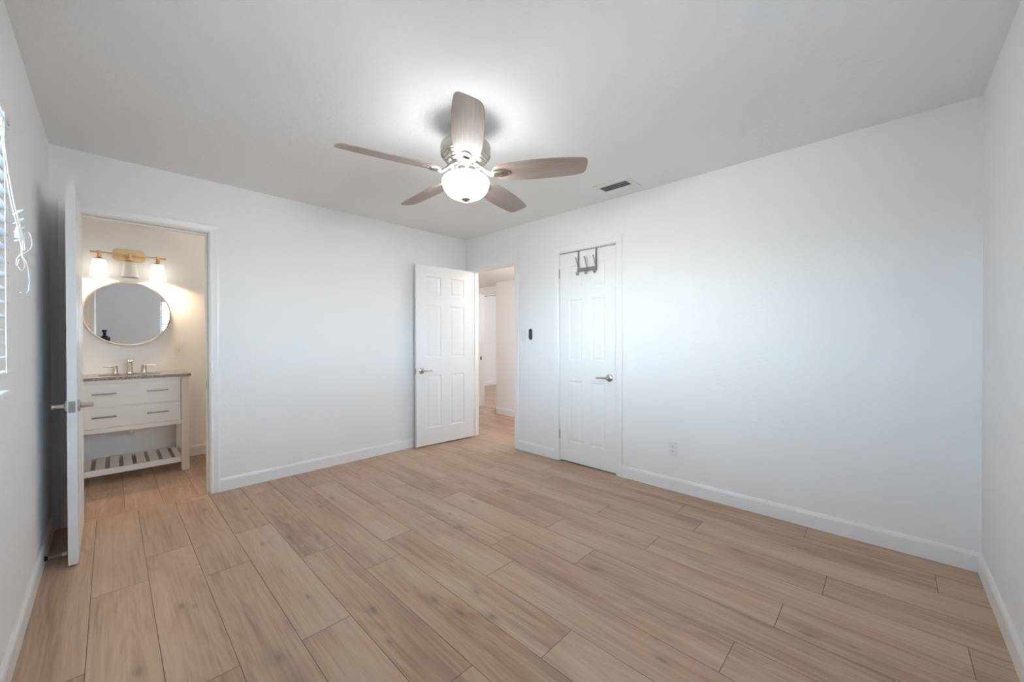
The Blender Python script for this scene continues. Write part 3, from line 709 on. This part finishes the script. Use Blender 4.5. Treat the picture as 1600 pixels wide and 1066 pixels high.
# ------------------------------------------------------------------ wall plates
def wall_plate(name, label, cat, mtx, kind_):
    """local: plate in the xy plane facing +z; y up"""
    t = thing(name, label, cat); t.matrix_world = mtx
    bm = new_bm(); add_prism(bm, rounded_rect(0.072, 0.116, 0.004), 0, 0.006); finish('cover_plate', bm, 'plastic', t, bevel=0.002)
    if kind_ == 'outlet':
        for yy in (0.0195, -0.0195):
            bm = new_bm(); add_prism(bm, rounded_rect(0.034, 0.029, 0.010), 0.005, 0.0075, T(0, yy, 0)); rc = finish('receptacle', bm, 'plastic', t)
            bm = new_bm()
            add_box(bm, -0.0075, -0.0050, yy + 0.000, yy + 0.009, 0.0074, 0.0078); add_box(bm, 0.0050, 0.0075, yy + 0.001, yy + 0.008, 0.0074, 0.0078)
            add_lathe(bm, [(0, 0.0074), (0.003, 0.0074), (0.003, 0.0078), (0, 0.0078)], 12, T(0, yy - 0.007, 0)); finish('slots', bm, 'darkslot', rc)
    if kind_ == 'rocker':
        bm = new_bm(); add_prism(bm, rounded_rect(0.033, 0.066, 0.002), 0.005, 0.008); rk = finish('rocker', bm, 'plastic', t)
        bm = new_bm(); add_box(bm, -0.0155, 0.0155, -0.001, 0.033, 0.0075, 0.010, Matrix.Rotation(R(-3), 4, 'X')); finish('rocker_face', bm, 'plastic', rk)
    if kind_ == 'gfci':
        bm = new_bm(); add_prism(bm, rounded_rect(0.033, 0.066, 0.002), 0.005, 0.008); rc = finish('receptacle', bm, 'plastic', t)
        bm = new_bm()
        for yy in (0.020, -0.020):
            add_box(bm, -0.0075, -0.0050, yy - 0.004, yy + 0.005, 0.0078, 0.0083); add_box(bm, 0.0050, 0.0075, yy - 0.004, yy + 0.004, 0.0078, 0.0083)
        add_box(bm, -0.006, 0.006, 0.001, 0.006, 0.0078, 0.0088); add_box(bm, -0.006, 0.006, -0.006, -0.001, 0.0078, 0.0088); finish('slots', bm, 'steel', rc)
    return t
def on_right(y, z): return Matrix(((0, 0, -1, 0.0), (-1, 0, 0, y), (0, 1, 0, z), (0, 0, 0, 1)))
def on_back(x, y, z): return Matrix(((1, 0, 0, x), (0, 0, -1, y), (0, 1, 0, z), (0, 0, 0, 1)))
wall_plate('power_outlet', 'white double power outlet low on the long wall above the baseboard', 'outlet', on_right(-2.582, 0.330), 'outlet')
wall_plate('light_switch', 'white light switch on the wall between hall doorway and closet door', 'light switch', on_right(-0.982, 1.243), 'rocker')
wall_plate('power_outlet', 'cream power outlet on the bathroom wall right of the round mirror', 'outlet', on_back(-2.612, BATH_Y, 1.097), 'gfci')
rem = thing('fan_remote', 'black fan remote in its wall holder beside the light switch', 'remote control'); rem.matrix_world = on_right(-1.086, 1.253)
bm = new_bm(); add_prism(bm, rounded_rect(0.040, 0.118, 0.0195, 8), 0, 0.008); finish('wall_holder', bm, 'black', rem, bevel=0.002)
bm = new_bm(); add_prism(bm, rounded_rect(0.034, 0.110, 0.0165, 8), 0.008, 0.017, T(0, 0.002, 0)); body = finish('remote_body', bm, 'black', rem, bevel=0.003)
bm = new_bm()
for yy in (0.036, 0.020, 0.004): add_lathe(bm, [(0, 0.0165), (0.0045, 0.0165), (0.004, 0.0182), (0, 0.0182)], 16, T(0, yy, 0))
finish('buttons', bm, 'darkslot', body)

# ------------------------------------------------------------------ door stop on the left baseboard
st = thing('door_stop', 'spring door stop with white rubber tip on the baseboard behind the bathroom door', 'door stop', (-W + 0.014, -0.585, 0.040))
bm = new_bm(); add_lathe(bm, [(0, 0), (0.013, 0), (0.012, 0.006), (0.006, 0.012), (0, 0.012)], 20, Matrix.Rotation(R(90), 4, 'Y')); finish('base', bm, 'black', st, smooth=True)
bm = new_bm(); pts = []
for k in range(150):
    a = k / 150; pts.append((0.010 + a * 0.052, 0.0052 * math.cos(k * 0.75), 0.0052 * math.sin(k * 0.75)))
add_tube(bm, pts, 0.0011, 6); finish('spring', bm, 'steel', st, smooth=True)
bm = new_bm(); add_lathe(bm, [(0, 0.060), (0.007, 0.060), (0.0095, 0.064), (0.0095, 0.074), (0.007, 0.078), (0, 0.078)], 20, Matrix.Rotation(R(90), 4, 'Y')); finish('rubber_tip', bm, 'rubber', st, smooth=True)

# ------------------------------------------------------------------ bathroom vanity
VX0, VX1, VF, VB = -3.352, -2.588, 0.870, BATH_Y - 0.02
LG = 0.057
van = thing('bathroom_vanity', 'white bathroom vanity with drawers and slatted lower shelf under the mirror', 'vanity', (0, 0, 0))
for (x, y) in ((VX0, VF), (VX1 - LG, VF), (VX0, VB - LG), (VX1 - LG, VB - LG)):
    box_obj('leg', x, x + LG, y, y + LG, 0.0, 0.868, 'vanity', van, bevel=0.002)
bm = new_bm()
add_box(bm, VX0 + LG, VX1 - LG, VF + 0.004, VF + 0.022, 0.432, 0.468)      # rail under the drawers
add_box(bm, VX0 + LG, VX1 - LG, VF + 0.004, VF + 0.022, 0.838, 0.868)      # top rail
add_box(bm, VX0 + LG, VX1 - LG, VF + 0.006, VF + 0.022, 0.638, 0.648)
add_box(bm, VX0 + 0.008, VX0 + 0.026, VF + LG, VB - LG, 0.432, 0.868); add_box(bm, VX1 - 0.026, VX1 - 0.008, VF + LG, VB - LG, 0.432, 0.868)
add_box(bm, VX0 + LG, VX1 - LG, VB - 0.018, VB, 0.432, 0.868); add_box(bm, VX0 + 0.026, VX1 - 0.026, VF + 0.022, VB - 0.018, 0.432, 0.444)
finish('carcass', bm, 'vanity', van)
def drawer(z0, z1, zh):
    bm = new_bm(); add_box(bm, VX0 + LG + 0.003, VX1 - LG - 0.003, VF + 0.001, VF + 0.021, z0, z1); d = finish('drawer', bm, 'vanity', van, bevel=0.002)
    for xa, xb in ((-3.205, -3.062), (-2.877, -2.735)):
        bm = new_bm(); add_box(bm, xa, xb, VF - 0.032, VF - 0.022, zh - 0.006, zh + 0.006)
        add_box(bm, xa + 0.012, xa + 0.022, VF - 0.024, VF + 0.001, zh - 0.005, zh + 0.005); add_box(bm, xb - 0.022, xb - 0.012, VF - 0.024, VF + 0.001, zh - 0.005, zh + 0.005)
        finish('drawer_pull', bm, 'pull', d, bevel=0.001)
drawer(0.6495, 0.8365, 0.756); drawer(0.4705, 0.6365, 0.563)
bm = new_bm()   # slatted shelf: front and back rails, slats running front to back
add_box(bm, VX0 + LG, VX1 - LG, VF + 0.004, VF + 0.024, 0.080, 0.128); add_box(bm, VX0 + LG, VX1 - LG, VB - 0.024, VB - 0.004, 0.080, 0.128)
xs = VX0 + LG
for k in range(8):
    xa = -3.275 + 0.0845 * k
    add_box(bm, max(xa, VX0 + LG), min(xa + 0.057, VX1 - LG), VF + 0.024, VB - 0.024, 0.110, 0.126)
finish('slatted_shelf', bm, 'vanity', van)
for xa in (VX0 + 0.01, VX1 - 0.03): box_obj('side_rail', xa, xa + 0.02, VF + LG, VB - LG, 0.080, 0.128, 'vanity', van)
# countertop with an oval cut-out
bm = new_bm(); cx, cy = -2.970, 1.10
x0, x1, y0, y1 = VX0 - 0.012, VX1 + 0.012, VF - 0.016, BATH_Y
ell = [(cx + 0.205 * math.cos(2 * math.pi * k / 40), cy + 0.145 * math.sin(2 * math.pi * k / 40)) for k in range(40)]
def counter_layer(z):
    o = [bm.verts.new((x, y, z)) for x, y in ((x0, y0), (x1, y0), (x1, y1), (x0, y1))]; i = [bm.verts.new((x, y, z)) for x, y in ell]
    es = [bm.edges.new((o[k], o[(k + 1) % 4])) for k in range(4)] + [bm.edges.new((i[k], i[(k + 1) % 40])) for k in range(40)]
    bmesh.ops.triangle_fill(bm, use_beauty=True, edges=es); return o, i
o1, i1 = counter_layer(0.868); o2, i2 = counter_layer(0.892)
for a, b in ((o1, o2), (i1, i2)):
    for k in range(len(a)): bm.faces.new((a[k], a[(k + 1) % len(a)], b[(k + 1) % len(a)], b[k]))
ct = finish('countertop', bm, 'granite', van); ct['label'] = 'speckled brown granite countertop'
bm = new_bm(); prof = [(1.03, 0.867), (1.0, 0.866), (0.97, 0.84), (0.88, 0.79), (0.65, 0.755), (0.25, 0.742), (0.08, 0.740)]
rings = [[bm.verts.new((cx + 0.205 * s * math.cos(2 * math.pi * k / 40), cy + 0.145 * s * math.sin(2 * math.pi * k / 40), z)) for k in range(40)] for s, z in prof]
for a, b in zip(rings, rings[1:]):
    for k in range(40): bm.faces.new((a[k], a[(k + 1) % 40], b[(k + 1) % 40], b[k]))
bm.faces.new(rings[-1]); finish('sink_basin', bm, 'ceramic', van, smooth=True)

bm = new_bm(); add_tube(bm, [(cx, cy, 0.738), (cx, cy, 0.60), (cx, cy, 0.42), (cx, cy + 0.01, 0.375), (cx, cy + 0.04, 0.355), (cx, cy + 0.07, 0.375), (cx, cy + 0.09, 0.42), (cx, cy + 0.13, 0.45), (cx, BATH_Y - 0.002, 0.45)], 0.019, 16)
pipe = finish('drain_pipe', bm, 'plastic', van, smooth=True)
bm = new_bm(); add_lathe(bm, [(0.020, 0), (0.040, 0), (0.036, 0.010), (0.020, 0.014)], 24, T(cx, BATH_Y, 0.45) @ RX90); finish('wall_flange', bm, 'plastic', pipe, smooth=True)

fct = thing('sink_faucet', 'brushed nickel faucet with two lever handles on the granite countertop', 'faucet', (-2.970, 1.290, 0.892))
bm = new_bm(); add_lathe(bm, [(0, 0), (0.026, 0), (0.026, 0.006), (0.021, 0.010), (0.0195, 0.014), (0.0195, 0.112), (0.018, 0.116), (0, 0.116)], 28)
sp = finish('spout_column', bm, 'nickel', fct, smooth=True)
bm = new_bm(); add_box(bm, -0.021, 0.021, -0.125, 0.021, 0.112, 0.132); finish('spout', bm, 'nickel', sp, bevel=0.004)
for s in (-1, 1):
    bm = new_bm(); add_lathe(bm, [(0, 0), (0.024, 0), (0.024, 0.006), (0.019, 0.010), (0.018, 0.070), (0.016, 0.073), (0, 0.073)], 28, T(0.096 * s, 0, 0)); hb = finish('valve_body', bm, 'nickel', fct, smooth=True)
    bm = new_bm(); add_tube(bm, [(0.096 * s, 0, 0.066), (0.12 * s, 0, 0.067), (0.172 * s, 0, 0.069)], [0.0052, 0.0048, 0.004], 12); finish('lever', bm, 'nickel', hb, smooth=True)

mir = thing('round_mirror', 'round bathroom mirror with thin brass frame above the vanity', 'mirror', (-2.975, BATH_Y, 1.451))
bm = new_bm(); add_lathe(bm, [(0.290, 0.002), (0.3015, 0.002), (0.3025, 0.004), (0.3025, 0.026), (0.3015, 0.028), (0.298, 0.028), (0.2972, 0.025), (0.290, 0.0245)], 96, RX90, cap=False); bmf = bm
finish('mirror_frame', bm, 'frame_brass', mir, smooth=True)
bm = new_bm(); add_lathe(bm, [(0, 0.004), (0.2968, 0.004), (0.2968, 0.024), (0, 0.024)], 96, RX90); finish('mirror_glass', bm, 'mirror', mir)

# vanity light: brass bar with three frosted shades, the middle one unlit
SZ = 1.990
sco = thing('vanity_light', 'brass wall light with two lit shades and one dark middle shade over the mirror', 'wall light', (-2.9655, BATH_Y, SZ))
bm = new_bm(); add_prism(bm, rounded_rect(0.218, 0.108, 0.030, 8), 0.0, 0.022, T(0, 0, 0.012) @ RX90); finish('backplate', bm, 'brass', sco, bevel=0.004)
bm = new_bm(); add_tube(bm, [(-0.245, -0.118, 0), (0.245, -0.118, 0)], 0.0075, 16)
for x in (-0.245, 0.245): add_lathe(bm, [(0, -0.005), (0.0105, -0.005), (0.0105, 0.005), (0, 0.005)], 16, T(x, -0.118, 0) @ Matrix.Rotation(R(90), 4, 'Y'))
add_tube(bm, [(0, -0.018, 0.006), (0, -0.118, 0.0)], 0.010, 14); finish('bar', bm, 'brass', sco, smooth=True)
for x, lit in ((-0.196, True), (0.0, False), (0.193, True)):
    bm = new_bm()
    add_lathe(bm, [(0, 0.016), (0.010, 0.016), (0.015, 0.012), (0.015, -0.012), (0.011, -0.016), (0.011, -0.022), (0.015, -0.026), (0.015, -0.036), (0.012, -0.042), (0.020, -0.050), (0.036, -0.058), (0.038, -0.064), (0, -0.064)], 32, T(x, -0.118, 0))
    cp = finish('shade_holder', bm, 'brass', sco, smooth=True)
    bm = new_bm()
    add_lathe(bm, [(0.034, -0.062), (0.041, -0.066), (0.045, -0.085), (0.051, -0.130), (0.060, -0.206), (0.057, -0.206), (0.048, -0.130), (0.042, -0.086), (0.036, -0.070), (0.030, -0.066)], 40, T(x, -0.118, 0), cap=False)
    sh = finish('glass_shade', bm, 'shade_lit' if lit else 'shade_off', sco, smooth=True)
    bm = new_bm(); add_lathe(bm, [(0, -0.060), (0.012, -0.062), (0.013, -0.120), (0.023, -0.145), (0.028, -0.166), (0.024, -0.184), (0.010, -0.195), (0, -0.196)], 24, T(x, -0.118, 0))
    finish('bulb', bm, 'bulb' if lit else 'shade_off', sh, smooth=True)

# ------------------------------------------------------------------ rail seen high in the far room
bm = new_bm(); add_tube(bm, [(2.2, 0.6, 2.072), (2.2, 3.62, 2.072)], 0.009, 10)
rail = thing('hanging_rail', 'thin grey rail high up in the far room beyond the hall', 'rail')
finish('rod', bm, 'steel', rail, smooth=True)
bm = new_bm(); add_box(bm, 2.06, 2.34, 3.60, 3.664, 2.04, 2.10); finish('wall_bracket', bm, 'plastic', rail)

# ------------------------------------------------------------------ camera on its tripod, seen in the bathroom mirror
rigx, rigy = -3.168, -3.905
tri = thing('camera_tripod', 'black tripod under the camera, reflected in the round mirror', 'tripod', (rigx, rigy, 0))
bm = new_bm(); add_tube(bm, [(0, 0, 0.62), (0, 0, 1.10)], 0.014, 14); finish('center_column', bm, 'black', tri, smooth=True)
bm = new_bm(); add_lathe(bm, [(0, 1.09), (0.022, 1.09), (0.026, 1.11), (0.026, 1.14), (0.018, 1.15), (0.030, 1.162), (0.030, 1.178), (0, 1.178)], 24); finish('ball_head', bm, 'black', tri, smooth=True)
bm = new_bm(); add_lathe(bm, [(0.014, 0.98), (0.034, 0.985), (0.034, 1.03), (0.014, 1.04)], 24); finish('shoulder', bm, 'black', tri, smooth=True)
for a in (80, 200, 320):
    dx, dy = math.cos(R(a)), math.sin(R(a))
    bm = new_bm(); add_tube(bm, [(0.03 * dx, 0.03 * dy, 1.01), (0.10 * dx, 0.10 * dy, 0.50), (0.165 * dx, 0.165 * dy, 0.012)], [0.015, 0.012, 0.009], 12); lg = finish('leg', bm, 'black', tri, smooth=True)
    bm = new_bm(); add_lathe(bm, [(0, 0), (0.013, 0), (0.013, 0.018), (0, 0.02)], 14, T(0.166 * dx, 0.166 * dy, 0)); finish('rubber_foot', bm, 'black', lg, smooth=True)
dsl = thing('photo_camera', 'black camera with a flash on top, reflected low in the round mirror', 'camera', (rigx, rigy, 1.178), -yaw)
bm = new_bm(); add_box(bm, -0.070, 0.070, -0.030, 0.035, 0, 0.085); add_box(bm, -0.030, 0.030, -0.030, 0.035, 0.085, 0.105); finish('camera_body', bm, 'black', dsl, bevel=0.008)
bm = new_bm(); add_lathe(bm, [(0, 0.034), (0.034, 0.034), (0.036, 0.060), (0.034, 0.066), (0.026, 0.066), (0.022, 0.058), (0, 0.058)], 32, T(0, 0, 0.042) @ Matrix.Rotation(R(-90), 4, 'X')); finish('lens', bm, 'black', dsl, smooth=True)
bm = new_bm(); add_box(bm, -0.018, 0.018, -0.016, 0.016, 0.106, 0.170); add_box(bm, -0.024, 0.024, -0.028, 0.022, 0.170, 0.212); finish('flash_unit', bm, 'black', dsl, bevel=0.005)
